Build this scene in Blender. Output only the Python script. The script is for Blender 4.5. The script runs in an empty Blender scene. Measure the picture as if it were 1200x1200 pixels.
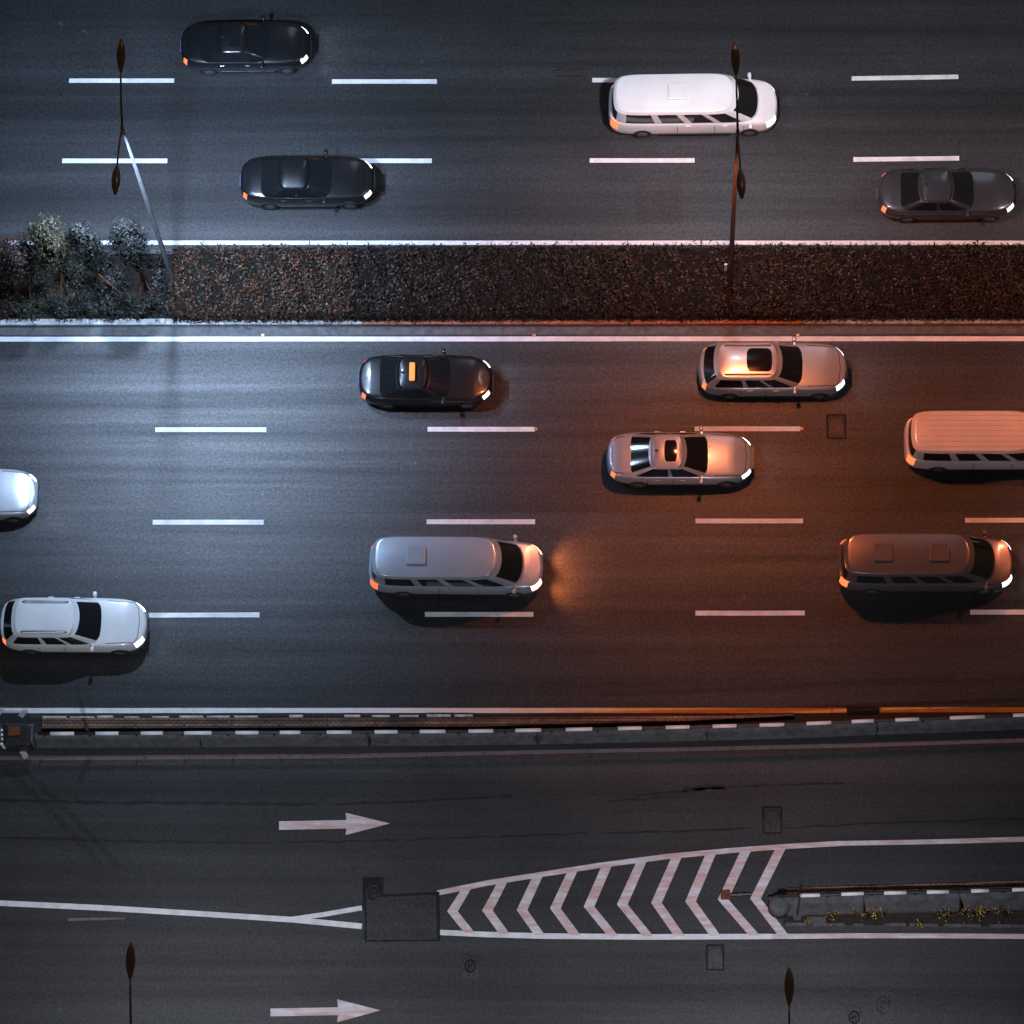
import bpy, bmesh, math, random
import numpy as np
from mathutils import Vector, Matrix
from mathutils.bvhtree import BVHTree

random.seed(7)
rng = np.random.default_rng(7)
R = math.radians
sc = bpy.context.scene
col = sc.collection

# ------------------------------------------------------------------ camera geometry
F, W = 4500.0, 1200.0                 # focal length in photo pixels, photo size
NX, NY = 769.0, 2022.0                # where straight-down falls in the photo
D = F / 31.8                          # slant distance to the road at the middle of the photo
n = Vector(((NX - 600) / F, -(NY - 600) / F, -1.0))
Zc = -n.normalized()
Xc = Vector((1, 0, n.x)).normalized()
Yc = Zc.cross(Xc)
M = Matrix((Xc, Yc, Zc))
CW = M                                # camera -> world (rows of M are the world axes seen by the camera)
CAM = CW @ Vector((0, 0, D))

def at(px, py, z=0.0):
    """ground-survey point: the place at height z that the photo shows at px, py"""
    d = CW @ Vector(((px - 600) / F, -(py - 600) / F, -1.0))
    t = (z - CAM.z) / d.z
    return CAM + d * t

# ------------------------------------------------------------------ helpers
def tag(o, label=None, cat=None, group=None, kind=None):
    if label: o['label'] = label
    if cat: o['category'] = cat
    if group: o['group'] = group
    if kind: o['kind'] = kind
    return o

def empty(name, loc=(0, 0, 0), rz=0.0):
    o = bpy.data.objects.new(name, None)
    o.location = loc
    o.rotation_euler = (0, 0, rz)
    o.empty_display_size = 0.3
    col.objects.link(o)
    return o

def obj(name, bm, mat, parent=None, smooth=False):
    me = bpy.data.meshes.new(name)
    bmesh.ops.recalc_face_normals(bm, faces=bm.faces)
    bm.to_mesh(me)
    bm.free()
    me.materials.append(mat)
    if smooth:
        me.polygons.foreach_set('use_smooth', [True] * len(me.polygons))
    o = bpy.data.objects.new(name, me)
    col.objects.link(o)
    if parent: o.parent = parent
    return o

def obj_np(name, verts, faces, mat, parent=None):
    me = bpy.data.meshes.new(name)
    nv, nf, k = len(verts), len(faces), faces.shape[1]
    me.vertices.add(nv)
    me.vertices.foreach_set('co', verts.astype(np.float32).ravel())
    me.loops.add(nf * k)
    me.loops.foreach_set('vertex_index', faces.astype(np.int32).ravel())
    me.polygons.add(nf)
    me.polygons.foreach_set('loop_start', np.arange(0, nf * k, k, dtype=np.int32))
    me.update(calc_edges=True)
    me.validate()
    me.materials.append(mat)
    o = bpy.data.objects.new(name, me)
    col.objects.link(o)
    if parent: o.parent = parent
    return o

def copy_tree(o, parent=None):
    c = o.copy()
    col.objects.link(c)
    if parent: c.parent = parent
    for ch in list(o.children):
        copy_tree(ch, c)
    return c

def box(bm, x0, x1, y0, y1, z0, z1, bevel=0.0, mat4=None):
    r = bmesh.ops.create_cube(bm, size=1.0)
    vs = r['verts']
    for v in vs:
        v.co = Vector(((x0 + x1) / 2 + v.co.x * (x1 - x0), (y0 + y1) / 2 + v.co.y * (y1 - y0), (z0 + z1) / 2 + v.co.z * (z1 - z0)))
    if bevel:
        es = {e for v in vs for e in v.link_edges}
        g = bmesh.ops.bevel(bm, geom=list(es), offset=bevel, segments=2, affect='EDGES', profile=0.5)
        vs = list({v for f in g['faces'] for v in f.verts} | {v for v in vs if v.is_valid})
    if mat4 is not None:
        for v in vs: v.co = mat4 @ v.co
    return vs

def tube(bm, pts, radii, seg=12, cap=True):
    """a tube along a path of points"""
    pts = [Vector(p) for p in pts]
    if not hasattr(radii, '__len__'): radii = [radii] * len(pts)
    rings = []
    prev = None
    for i, p in enumerate(pts):
        a = pts[max(i - 1, 0)]; b = pts[min(i + 1, len(pts) - 1)]
        t = (b - a).normalized()
        u = prev if prev is not None else (Vector((0, 0, 1)) if abs(t.z) < .9 else Vector((1, 0, 0)))
        u = (u - t * u.dot(t)).normalized()
        prev = u
        w = t.cross(u)
        rings.append([bm.verts.new(p + (u * math.cos(2 * math.pi * k / seg) + w * math.sin(2 * math.pi * k / seg)) * radii[i]) for k in range(seg)])
    for a, b in zip(rings, rings[1:]):
        for k in range(seg):
            bm.faces.new((a[k], a[(k + 1) % seg], b[(k + 1) % seg], b[k]))
    if cap:
        bm.faces.new(rings[0][::-1]); bm.faces.new(rings[-1])

def sweep(bm, path, section):
    """sweep an open/closed section [(offset_to_the_left, z)] along a ground path, closed section, capped"""
    path = [Vector((p[0], p[1], 0)) for p in path]
    rings = []
    for i, p in enumerate(path):
        a = path[max(i - 1, 0)]; b = path[min(i + 1, len(path) - 1)]
        t = (b - a).normalized()
        nrm = Vector((-t.y, t.x, 0))
        rings.append([bm.verts.new(p + nrm * o + Vector((0, 0, z))) for o, z in section])
    k = len(section)
    for a, b in zip(rings, rings[1:]):
        for j in range(k):
            bm.faces.new((a[j], a[(j + 1) % k], b[(j + 1) % k], b[j]))
    bm.faces.new(rings[0]); bm.faces.new(rings[-1][::-1])

# ------------------------------------------------------------------ materials
def new_mat(name):
    m = bpy.data.materials.new(name)
    m.use_nodes = True
    return m, m.node_tree.nodes, m.node_tree.links, m.node_tree.nodes['Principled BSDF']

def coords(nd, lk, scale=(1, 1, 1), kind='Object'):
    tc = nd.new('ShaderNodeTexCoord'); mp = nd.new('ShaderNodeMapping')
    mp.inputs['Scale'].default_value = scale
    lk.new(tc.outputs[kind], mp.inputs['Vector'])
    return mp.outputs['Vector']

def noise(nd, lk, vec, scale, detail=4, rough=.6):
    t = nd.new('ShaderNodeTexNoise')
    t.inputs['Scale'].default_value = scale
    t.inputs['Detail'].default_value = detail
    t.inputs['Roughness'].default_value = rough
    lk.new(vec, t.inputs['Vector'])
    return t.outputs['Fac']

def ramp(nd, lk, fac, stops):
    r = nd.new('ShaderNodeValToRGB')
    e = r.color_ramp.elements
    while len(e) < len(stops): e.new(.5)
    for el, (p, c) in zip(e, stops):
        el.position = p
        el.color = (c[0], c[1], c[2], 1) if hasattr(c, '__len__') else (c, c, c, 1)
    lk.new(fac, r.inputs['Fac'])
    return r.outputs['Color']

def mix(nd, lk, a, b, fac, mode='MIX'):
    m = nd.new('ShaderNodeMix'); m.data_type = 'RGBA'; m.blend_type = mode
    for s, v in ((m.inputs[0], fac), (m.inputs[6], a), (m.inputs[7], b)):
        if hasattr(v, 'is_linked'): lk.new(v, s)
        elif hasattr(v, '__len__'): s.default_value = (v[0], v[1], v[2], 1)
        else: s.default_value = v
    return m.outputs[2]

def plain(name, c, rough=.5, metal=0.0, spec=.5, vary=.25, scale=6.0, coat=0.0):
    m, nd, lk, p = new_mat(name)
    v = coords(nd, lk)
    f = noise(nd, lk, v, scale, 5, .65)
    c2 = tuple(x * (1 - vary) for x in c); c3 = tuple(min(1, x * (1 + vary)) for x in c)
    lk.new(ramp(nd, lk, f, [(.3, c2), (.7, c3)]), p.inputs['Base Color'])
    p.inputs['Roughness'].default_value = rough
    p.inputs['Metallic'].default_value = metal
    p.inputs['Specular IOR Level'].default_value = spec
    p.inputs['Coat Weight'].default_value = coat
    return m

def asphalt(name, base, rough=.5, spec=.7, streak=.35, grain=1.0):
    m, nd, lk, p = new_mat(name)
    v1 = coords(nd, lk)
    vs = coords(nd, lk, (.018, 1.0, 1.0))            # wear drawn out along the lanes
    vs2 = coords(nd, lk, (.006, .35, 1.0))
    big = ramp(nd, lk, noise(nd, lk, v1, .22, 5, .6), [(.3, (.8,) * 3), (.7, (1.2,) * 3)])
    st = ramp(nd, lk, noise(nd, lk, vs, 1.4, 5, .65), [(.3, (1 - streak,) * 3), (.7, (1 + streak,) * 3)])
    st2 = ramp(nd, lk, noise(nd, lk, vs2, 1.0, 3, .5), [(.36, (.62,) * 3), (.64, (1.3,) * 3)])
    gr = ramp(nd, lk, noise(nd, lk, v1, 7.0, 5, .85), [(.34, (1 - .5 * grain,) * 3), (.66, (1 + .55 * grain,) * 3)])
    fine = ramp(nd, lk, noise(nd, lk, v1, 24.0, 3, .75), [(.34, (1 - .5 * grain,) * 3), (.68, (1 + .6 * grain,) * 3)])
    c = mix(nd, lk, base, big, 1.0, 'MULTIPLY')
    c = mix(nd, lk, c, st, 1.0, 'MULTIPLY')
    c = mix(nd, lk, c, st2, 1.0, 'MULTIPLY')
    c = mix(nd, lk, c, gr, 1.0, 'MULTIPLY')
    c = mix(nd, lk, c, fine, 1.0, 'MULTIPLY')
    # small pale chips and dark drips
    chips = ramp(nd, lk, noise(nd, lk, v1, 2.3, 2, .4), [(.76, (0,) * 3), (.79, (.5,) * 3)])
    c = mix(nd, lk, c, (.11, .11, .115), chips)
    drip = ramp(nd, lk, noise(nd, lk, coords(nd, lk, (.5, 1.3, 1)), 1.1, 6, .75), [(.64, (0,) * 3), (.74, (.6,) * 3)])
    c = mix(nd, lk, c, (.009, .009, .009), drip)
    lk.new(c, p.inputs['Base Color'])
    rr = nd.new('ShaderNodeMapRange')
    lk.new(noise(nd, lk, vs, 1.1, 4, .6), rr.inputs['Value'])
    rr.inputs['From Min'].default_value = .3; rr.inputs['From Max'].default_value = .7
    rr.inputs['To Min'].default_value = rough - .07; rr.inputs['To Max'].default_value = rough + .09
    lk.new(rr.outputs[0], p.inputs['Roughness'])
    sp = mix(nd, lk, ramp(nd, lk, noise(nd, lk, v1, 11.0, 5, .85), [(.36, (spec * .45,) * 3), (.64, (spec * 1.5,) * 3)]), ramp(nd, lk, noise(nd, lk, vs, 1.9, 5, .65), [(.3, (.7,) * 3), (.7, (1.25,) * 3)]), 1.0, 'MULTIPLY')
    lk.new(sp, p.inputs['Specular IOR Level'])
    b = nd.new('ShaderNodeBump'); b.inputs['Strength'].default_value = .55; b.inputs['Distance'].default_value = .012
    lk.new(noise(nd, lk, v1, 30.0, 3, .8), b.inputs['Height'])
    lk.new(b.outputs[0], p.inputs['Normal'])
    return m

def road_paint(name, c, wear=.52, road=(.05, .05, .052), blotch=None, rough=.7):
    """thermoplastic line paint, worn through in flecks"""
    m, nd, lk, p = new_mat(name)
    v = coords(nd, lk)
    vst = coords(nd, lk, (.35, 2.5, 1))
    tint = ramp(nd, lk, noise(nd, lk, v, 1.7, 5, .7), [(.3, tuple(x * .7 for x in c)), (.62, c)])
    if blotch:
        tint = mix(nd, lk, tint, blotch, ramp(nd, lk, noise(nd, lk, vst, 1.6, 5, .7), [(.4, (0,) * 3), (.6, (.9,) * 3)]))
    w = ramp(nd, lk, noise(nd, lk, v, 7.0, 6, .75), [(wear + .1, (0,) * 3), (wear + .17, (.75,) * 3)])
    lk.new(mix(nd, lk, tint, road, w), p.inputs['Base Color'])
    p.inputs['Roughness'].default_value = rough
    p.inputs['Specular IOR Level'].default_value = .3
    b = nd.new('ShaderNodeBump'); b.inputs['Strength'].default_value = .3; b.inputs['Distance'].default_value = .01
    lk.new(noise(nd, lk, v, 25.0, 3, .8), b.inputs['Height'])
    lk.new(b.outputs[0], p.inputs['Normal'])
    return m

def foliage(name, cols, rough=.5, spec=.35):
    m, nd, lk, p = new_mat(name)
    g = nd.new('ShaderNodeNewGeometry')
    k = len(cols)
    lk.new(ramp(nd, lk, g.outputs['Random Per Island'], [(i / k, c) for i, c in enumerate(cols)]), p.inputs['Base Color'])
    p.inputs['Roughness'].default_value = rough
    p.inputs['Specular IOR Level'].default_value = spec
    return m

def glow(name, c, strength, base=(.05, .05, .05)):
    m, nd, lk, p = new_mat(name)
    v = coords(nd, lk)
    f = noise(nd, lk, v, 14.0, 2, .5)
    lk.new(ramp(nd, lk, f, [(.3, tuple(x * .75 for x in c)), (.7, c)]), p.inputs['Emission Color'])
    p.inputs['Base Color'].default_value = (*base, 1)
    p.inputs['Emission Strength'].default_value = strength
    p.inputs['Roughness'].default_value = .2
    return m

def car_paint(name, c, rough=.32, metal=.3):
    m, nd, lk, p = new_mat(name)
    v = coords(nd, lk)
    f = noise(nd, lk, v, 1.3, 4, .6)
    lk.new(ramp(nd, lk, f, [(.3, tuple(x * .88 for x in c)), (.7, c)]), p.inputs['Base Color'])
    p.inputs['Metallic'].default_value = metal
    p.inputs['Roughness'].default_value = rough
    p.inputs['Coat Weight'].default_value = .6
    p.inputs['Coat Roughness'].default_value = .12
    return m

ROADC = (.023, .0235, .0255)
MA = {
    'main': asphalt('asphalt_main', ROADC, .45, .5, .28),
    'ramp': asphalt('asphalt_ramp', (.029, .0295, .0315), .56, .42, .2, .6),
    'patch': asphalt('asphalt_patch', (.026, .026, .028), .55, .4, .15),
    'patch_dark': asphalt('asphalt_patch_dark', (.011, .011, .012), .65, .25, .15),
    'land': plain('dark_earth', (.05, .05, .045), .9),
    'white': road_paint('white_paint', (.78, .78, .8), .56),
    'white_blotch': road_paint('white_paint_rusty', (.7, .69, .74), .52, blotch=(.55, .33, .29)),
    'white_worn': road_paint('white_paint_faded', (.2, .15, .14), .44),
    'yellow': road_paint('yellow_lit_paint', (.72, .34, .06), .53),  # white line whose orange lighting is put into its colour
    'fading': None,
    'tyre_mark': asphalt('asphalt_with_rubber', (.022, .022, .023), .5, .4, .3),
    'tar': plain('tar', (.012, .012, .012), .45, 0, .5),
    'concrete': plain('weathered_concrete', (.085, .086, .09), .85, 0, .3, .4, 3),
    'kerb': plain('kerb_concrete', (.42, .42, .43), .85, 0, .3, .45, 4),
    'kerb_red': plain('kerb_red_paint', (.42, .2, .14), .8, 0, .3, .4, 4),  # reddish colour of the middle kerb stretch
    'gutter': plain('gutter_concrete', (.1, .1, .105), .8, 0, .3, .4, 3),
    'soil': plain('dark_soil', (.03, .025, .02), .95, 0, .2, .5, 8),
    'brick': None,
    'steel': plain('galvanised_steel', (.3, .31, .33), .42, .85, .5, .25, 5),
    'dark_steel': plain('dark_painted_steel', (.035, .037, .04), .5, .2, .5, .3, 5),
    'lamp_brown': plain('brown_lamp_enamel', (.4, .14, .06), .25, .1, .6, .2, 5, .5),
    'pole': plain('grey_lamp_pole', (.33, .33, .35), .4, .7, .5, .2, 3),
    'pole_brown': plain('brown_lamp_pole', (.1, .07, .055), .4, .5, .5, .2, 3),
    'reflect': plain('white_reflective_sheet', (.82, .82, .84), .5, 0, .5, .06, 6),
    'rust': plain('rusty_steel', (.17, .055, .028), .8, .2, .3, .5, 10),
    'black_plastic': plain('black_plastic', (.018, .018, .02), .45, 0, .5, .4, 8),
    'iron': plain('cast_iron', (.05, .045, .043), .5, .6, .5, .5, 20),
    'iron_rim': plain('worn_iron_rim', (.07, .06, .056), .55, .6, .5, .5, 15),
    'amber': plain('amber_reflector', (.85, .3, .04), .3, 0, .6, .1, 8),
    'trunk': plain('bark', (.09, .055, .035), .9, 0, .2, .4, 10),
    'stake': plain('red_brown_stake', (.28, .1, .055), .8, 0, .2, .4, 6),
    'twigs': plain('dark_twigs', (.012, .01, .008), .95, 0, .1, .5, 8),
    'hedge': foliage('red_tipped_leaves', [(.05, .02, .012), (.022, .022, .016), (.17, .05, .017), (.03, .032, .022), (.012, .012, .01), (.065, .06, .045), (.22, .065, .02), (.02, .02, .02), (.03, .02, .014), (.012, .012, .01)]),
    'hedge_dark': foliage('brown_hedge_leaves', [(.03, .018, .012), (.015, .014, .012), (.095, .034, .015), (.018, .016, .013), (.011, .01, .009), (.014, .015, .011), (.045, .036, .028), (.016, .013, .01), (.05, .024, .013), (.012, .011, .01)]),
    'leaf_grey': foliage('grey_green_leaves', [(.022, .025, .022), (.034, .035, .03), (.014, .015, .014), (.075, .076, .066), (.011, .012, .012), (.018, .02, .016)]),
    'leaf_yellow': foliage('yellow_green_leaves', [(.04, .034, .015), (.13, .1, .03), (.02, .02, .013), (.07, .065, .045), (.014, .014, .011), (.022, .02, .012)]),
    'leaf_rust': foliage('rust_leaves', [(.04, .018, .012), (.018, .016, .014), (.09, .028, .014), (.014, .013, .012), (.012, .012, .011)]),
    'leaf_dark': foliage('dark_leaves', [(0.0204, 0.0238, 0.0170), (0.0374, 0.0408, 0.0272), (0.0510, 0.0510, 0.0306)]),
    'blossom': foliage('yellow_petals', [(.5, .26, .025), (.38, .16, .015), (.55, .34, .05), (.2, .1, .02)], .6, .3),
    'glass': None,
    'tyre': plain('tyre_rubber', (.018, .018, .018), .8),
    'rim': plain('alloy_rim', (.35, .35, .37), .3, .9),
    'trim': plain('black_trim', (.012, .012, .013), .4),
    'plate': plain('number_plate', (.08, .12, .35), .5),
    'head_cool': glow('headlight_glow', (.82, .9, 1.0), 4.0),
    'head_dim': glow('headlight_dim', (.8, .88, 1.0), 2.2),
    'head_warm': glow('headlight_warm_glow', (1.0, .62, .42), 4.0),
    'tail': glow('tail_light_glow', (1.0, .17, .05), 2.2),
    'tail_dim': glow('tail_light_dim', (1.0, .16, .05), 1.6),
    'taxi_sign': glow('roof_sign_glow', (1.0, .33, .06), 1.6),
}
m, nd, lk, p = new_mat('car_glass')
p.inputs['Base Color'].default_value = (.01, .011, .013, 1)
p.inputs['Roughness'].default_value = .08
p.inputs['Specular IOR Level'].default_value = .7
bq = nd.new('ShaderNodeBump'); bq.inputs['Strength'].default_value = .03
lk.new(noise(nd, lk, coords(nd, lk), 1.5, 2), bq.inputs['Height']); lk.new(bq.outputs[0], p.inputs['Normal'])
MA['glass'] = m
m, nd, lk, p = new_mat('brick_coping')
bt = nd.new('ShaderNodeTexBrick')
bt.inputs['Scale'].default_value = 1.0
bt.inputs['Brick Width'].default_value = .2; bt.inputs['Row Height'].default_value = .11
bt.inputs['Mortar Size'].default_value = .012
bt.inputs['Color1'].default_value = (.36, .17, .1, 1); bt.inputs['Color2'].default_value = (.22, .14, .1, 1)
bt.inputs['Mortar'].default_value = (.03, .028, .026, 1)
v = coords(nd, lk)
lk.new(v, bt.inputs['Vector'])
dirt = ramp(nd, lk, noise(nd, lk, v, .8, 5, .7), [(.35, (.45,) * 3), (.65, (1.15,) * 3)])
lk.new(mix(nd, lk, bt.outputs['Color'], dirt, 1.0, 'MULTIPLY'), p.inputs['Base Color'])
p.inputs['Roughness'].default_value = .8
MA['brick'] = m

# white edge line with orange light painted in, fading out unevenly to the left
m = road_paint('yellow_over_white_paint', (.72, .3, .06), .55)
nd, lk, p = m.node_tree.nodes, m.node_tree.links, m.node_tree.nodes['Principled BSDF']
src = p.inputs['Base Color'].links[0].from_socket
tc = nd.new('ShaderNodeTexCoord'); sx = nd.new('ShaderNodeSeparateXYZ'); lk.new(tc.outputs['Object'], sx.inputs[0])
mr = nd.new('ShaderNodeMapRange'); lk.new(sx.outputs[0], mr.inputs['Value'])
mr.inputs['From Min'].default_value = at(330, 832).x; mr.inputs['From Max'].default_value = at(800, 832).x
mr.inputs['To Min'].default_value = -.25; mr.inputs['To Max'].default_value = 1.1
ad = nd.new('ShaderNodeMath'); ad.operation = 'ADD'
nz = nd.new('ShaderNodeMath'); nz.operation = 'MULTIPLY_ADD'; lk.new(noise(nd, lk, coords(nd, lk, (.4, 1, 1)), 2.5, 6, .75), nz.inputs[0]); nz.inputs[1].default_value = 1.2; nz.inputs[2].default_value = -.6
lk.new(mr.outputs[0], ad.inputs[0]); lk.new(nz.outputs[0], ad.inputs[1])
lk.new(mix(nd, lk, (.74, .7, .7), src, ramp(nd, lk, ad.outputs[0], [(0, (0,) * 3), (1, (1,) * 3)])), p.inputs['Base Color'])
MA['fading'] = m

# ------------------------------------------------------------------ the setting: ground, roads, markings
def sheet(name, pts, z, mat, kind='structure'):
    bm = bmesh.new()
    vs = [bm.verts.new((p[0], p[1], z)) for p in pts]
    f = bm.faces.new(vs)
    if f.normal.z < 0: f.normal_flip()
    o = obj(name, bm, mat)
    if kind: o['kind'] = kind
    return o

def strip(name, path, width, z, mat, jitter=0.0):
    """painted strip along pixels path [(x, y)], width in metres"""
    P = [at(x, y) for x, y in path]
    L, Rr = [], []
    for i, p in enumerate(P):
        a = P[max(i - 1, 0)]; b = P[min(i + 1, len(P) - 1)]
        t = (b - a); t.z = 0; t.normalize()
        nn = Vector((-t.y, t.x, 0))
        w1 = width / 2 + random.uniform(-jitter, jitter); w2 = width / 2 + random.uniform(-jitter, jitter)
        L.append(p + nn * w1); Rr.append(p - nn * w2)
    bm = bmesh.new()
    a = [bm.verts.new((q.x, q.y, z)) for q in L]; b = [bm.verts.new((q.x, q.y, z)) for q in Rr]
    for i in range(len(P) - 1):
        bm.faces.new((a[i], a[i + 1], b[i + 1], b[i]))
    o = obj(name, bm, mat)
    o['kind'] = 'structure'
    return o

sheet('ground', [(-700, -700), (700, -700), (700, 700), (-700, 700)], -.03, MA['land'])
yK = at(600, 377).y                    # kerb face beside the southern carriageway
yKn = at(600, 297.5).y                   # kerb face beside the northern carriageway
yB = at(600, 836).y                    # edge of the southern carriageway
sheet('road', [(-160, yB), (160, yB), (160, yK), (-160, yK)], 0, MA['main'])
sheet('road', [(-160, yKn), (160, yKn), (160, yKn + 40), (-160, yKn + 40)], 0, MA['main'])
sheet('ramp_road', [(-160, yB - 60), (160, yB - 60), (160, yB), (-160, yB)], 0, MA['ramp'])
sheet('median_soil', [(-160, yK), (160, yK), (160, yKn), (-160, yKn)], .02, MA['soil'])

Z1, Z2 = .004, .008
def dashes(y, items):
    for x0, x1, ya, yb in items:
        strip('lane_line', [(x0, ya), ((x0 + x1) / 2, (ya + yb) / 2), (x1, yb)], .185, Z1, MA['white'], .004)
dashes(92, [(-229, -106, 95, 95), (81, 204, 94.5, 94.5), (389, 512, 95.5, 95.5), (694, 815, 94, 94), (998, 1123, 92, 90), (1303, 1428, 88, 87)])
dashes(188, [(-235, -112, 189, 189), (73, 196, 188.5, 188.5), (385, 506, 188.5, 188.5), (691, 814, 188, 188), (1000, 1124, 187, 185.5), (1306, 1430, 184, 183)])
dashes(503, [(-137, -8, 504, 504), (182, 312, 503.5, 503.5), (501, 627, 503, 503), (814, 938, 502.5, 502.5), (1134, 1260, 501, 501)])
dashes(611, [(-140, -11, 612, 612), (179, 309, 612, 612), (500, 627, 611.5, 611.5), (815, 941, 610.5, 610.5), (1131, 1260, 609.8, 609.5)])
dashes(719, [(-146, -17, 722, 721), (174, 304, 721, 720.5), (498, 625, 720, 720), (815, 943, 718.6, 718.4), (1137, 1267, 717.5, 717)])
xs = list(range(-400, 1601, 50))
strip('edge_line', [(x, 284.5) for x in xs], .17, Z1, MA['white'], .004)
strip('edge_line', [(x, 397.5 - .6 * x / 1200) for x in xs], .19, Z1, MA['white'], .004)
strip('edge_line', [(x, 832.6) for x in range(-400, 320, 40)] + [(320, 832.6)], .19, Z1, MA['white'], .006)
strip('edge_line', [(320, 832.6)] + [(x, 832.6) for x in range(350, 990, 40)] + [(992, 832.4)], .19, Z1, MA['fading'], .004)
strip('edge_line', [(1031, 832), (1100, 831.8), (1200, 831.6), (1300, 831.5), (1600, 831)], .19, Z1, MA['yellow'], .004)  # right stretch, orange light painted at full strength
strip('edge_line', [(-200, 889), (0, 888.5), (100, 888), (250, 887), (400, 886), (600, 882), (800, 878), (1000, 873.5), (1200, 867.5), (1500, 857)], .15, Z1, MA['white_worn'], .006)
# painted dashes of the nose hatching on the left
strip('hatch_line', [(22, 874), (31, 888)], .2, Z2, MA['white_blotch'])
strip('hatch_line', [(31, 831), (24, 840)], .2, Z2, MA['white_blotch'])
strip('hatch_line', [(2, 830), (-6, 842)], .2, Z2, MA['white_blotch'])
# ramp lines
strip('edge_line', [(-200, 1050), (0, 1058.5), (120, 1064), (240, 1071), (345, 1078), (424, 1085.5)], .2, Z1, MA['white'], .006)
strip('edge_line', [(338, 1077.6), (380, 1071.5), (424, 1064)], .17, Z2, MA['white'], .006)
strip('worn_line', [(80, 1077.5), (110, 1076.8), (146, 1076.5)], .08, Z1, MA['white_worn'], .02)
lowline = [(513, 1092.5), (570, 1095), (640, 1097), (760, 1098), (905, 1097.5)]
strip('edge_line', lowline, .2, Z1, MA['white'], .006)
strip('edge_line', [(905, 1097.5), (1000, 1096.6), (1100, 1096.8), (1200, 1097.5), (1500, 1099)], .18, Z1, MA['white_blotch'], .006)
upline = [(513, 1046.5), (570, 1035), (630, 1025.5), (700, 1014.5), (780, 1004), (860, 996.5), (920, 992), (985, 988.5)]
strip('edge_line', upline, .19, Z1, MA['white_blotch'], .006)
strip('edge_line', [(985, 988.5), (1090, 986.5), (1199, 983.5), (1500, 975)], .18, Z1, MA['white_blotch'], .006)

def poly_px(name, pts, z, mat):
    return sheet(name, [at(x, y) for x, y in pts], z, mat)
# chevrons: top, apex, bottom (left edge) with a constant stroke along x
def y_on(line, x):
    for (xa, ya), (xb, yb) in zip(line, line[1:]):
        if xa <= x <= xb: return ya + (yb - ya) * (x - xa) / (xb - xa)
    return line[-1][1]
chev = [(541, 524, 1068, 544), (583, 565, 1067, 585), (624, 605.5, 1066.5, 626), (665, 644.5, 1064.5, 668), (705, 684, 1062.5, 712),
        (746, 723, 1060, 753), (787, 763, 1058, 790), (827, 803, 1056.5, 832), (868, 841, 1054, 878), (909, 879, 1053, 912)]
for tx, ax, ay, bx in chev:
    wd = 12.5
    t0, t1 = y_on(upline, tx) + 1, y_on(upline, min(tx + wd, 985)) + 1
    b0, b1 = y_on(lowline, min(bx, 905)) - 1, y_on(lowline, min(bx + wd, 905)) - 1
    P = [at(tx, t0), at(tx + wd, t1), at(ax + wd, ay), at(bx + wd, b1), at(bx, b0), at(ax, ay)]
    bm = bmesh.new()
    vs = [bm.verts.new((q.x, q.y, Z2)) for q in P]
    bm.faces.new((vs[0], vs[5], vs[2], vs[1])); bm.faces.new((vs[5], vs[4], vs[3], vs[2]))
    o = obj('chevron_line', bm, MA['white_blotch']); o['kind'] = 'structure'
for (x0, x1, hx, yy, hh, sh) in [(327, 406, 457, 966, 13.5, 5), (317, 396, 446, 1185, 14, 4.6)]:
    poly_px('road_arrow', [(x0, yy + 1.5 + sh), (x1, yy + sh), (x1 - 1, yy + hh - 1), (hx, yy - 1), (x1 - 1, yy - hh), (x1, yy - sh), (x0, yy + 1.5 - sh)], Z1, MA['white_blotch'])
# resurfaced patch and its dark tar rim, tar-sealed cracks, erased dash
poly_px('asphalt_patch', [(427, 1049), (515, 1045), (516, 1103), (427, 1104)], .010, MA['patch_dark'])
poly_px('asphalt_patch', [(430, 1052), (511, 1048.5), (512, 1101), (430, 1101.5)], .014, MA['patch'])
poly_px('asphalt_patch', [(745, 192), (800, 192), (800, 262), (745, 262)], .0022, MA['patch'])
poly_px('asphalt_patch', [(993, 828), (1030, 828), (1030, 838), (993, 838)], .006, MA['patch_dark'])
def crack(pts, w, parts=1):
    path = []
    for (xa, ya), (xb, yb) in zip(pts, pts[1:]):
        k = max(2, int((xb - xa) / 9))
        for i in range(k):
            path.append((xa + (xb - xa) * i / k, ya + (yb - ya) * i / k + random.uniform(-.7, .7)))
    path.append(pts[-1])
    strip('tar_seam', path, w, .003, MA['tar'], w * .42)
crack([(-100, 935), (0, 937), (140, 941), (260, 941), (372, 943)], .1)
crack([(395, 942), (470, 940), (600, 933)], .08)
crack([(712, 938), (790, 934)], .07); crack([(745, 932), (860, 922), (990, 917)], .08); crack([(800, 925), (850, 922)], .14)
crack([(-100, 979), (0, 981), (140, 986), (320, 988)], .06); crack([(330, 987), (480, 984), (690, 977)], .06)
crack([(700, 977), (880, 971)], .06); crack([(915, 971), (1060, 963), (1250, 958)], .07)
crack([(649, 83), (694, 81)], .04); crack([(649, 90), (690, 89)], .04)
crack([(0, 600.5), (160, 600), (420, 600.5), (700, 600)], .02)
crack([(820, 818), (950, 806), (1200, 794)], .03)

for pts in ([(6, 900), (60, 950), (118, 1012)], [(30, 903), (86, 958), (140, 1015)], [(700, 815), (900, 806), (1120, 792)]):
    strip('tyre_mark', pts, .2, .0025, MA['tyre_mark'], .02)
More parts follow.
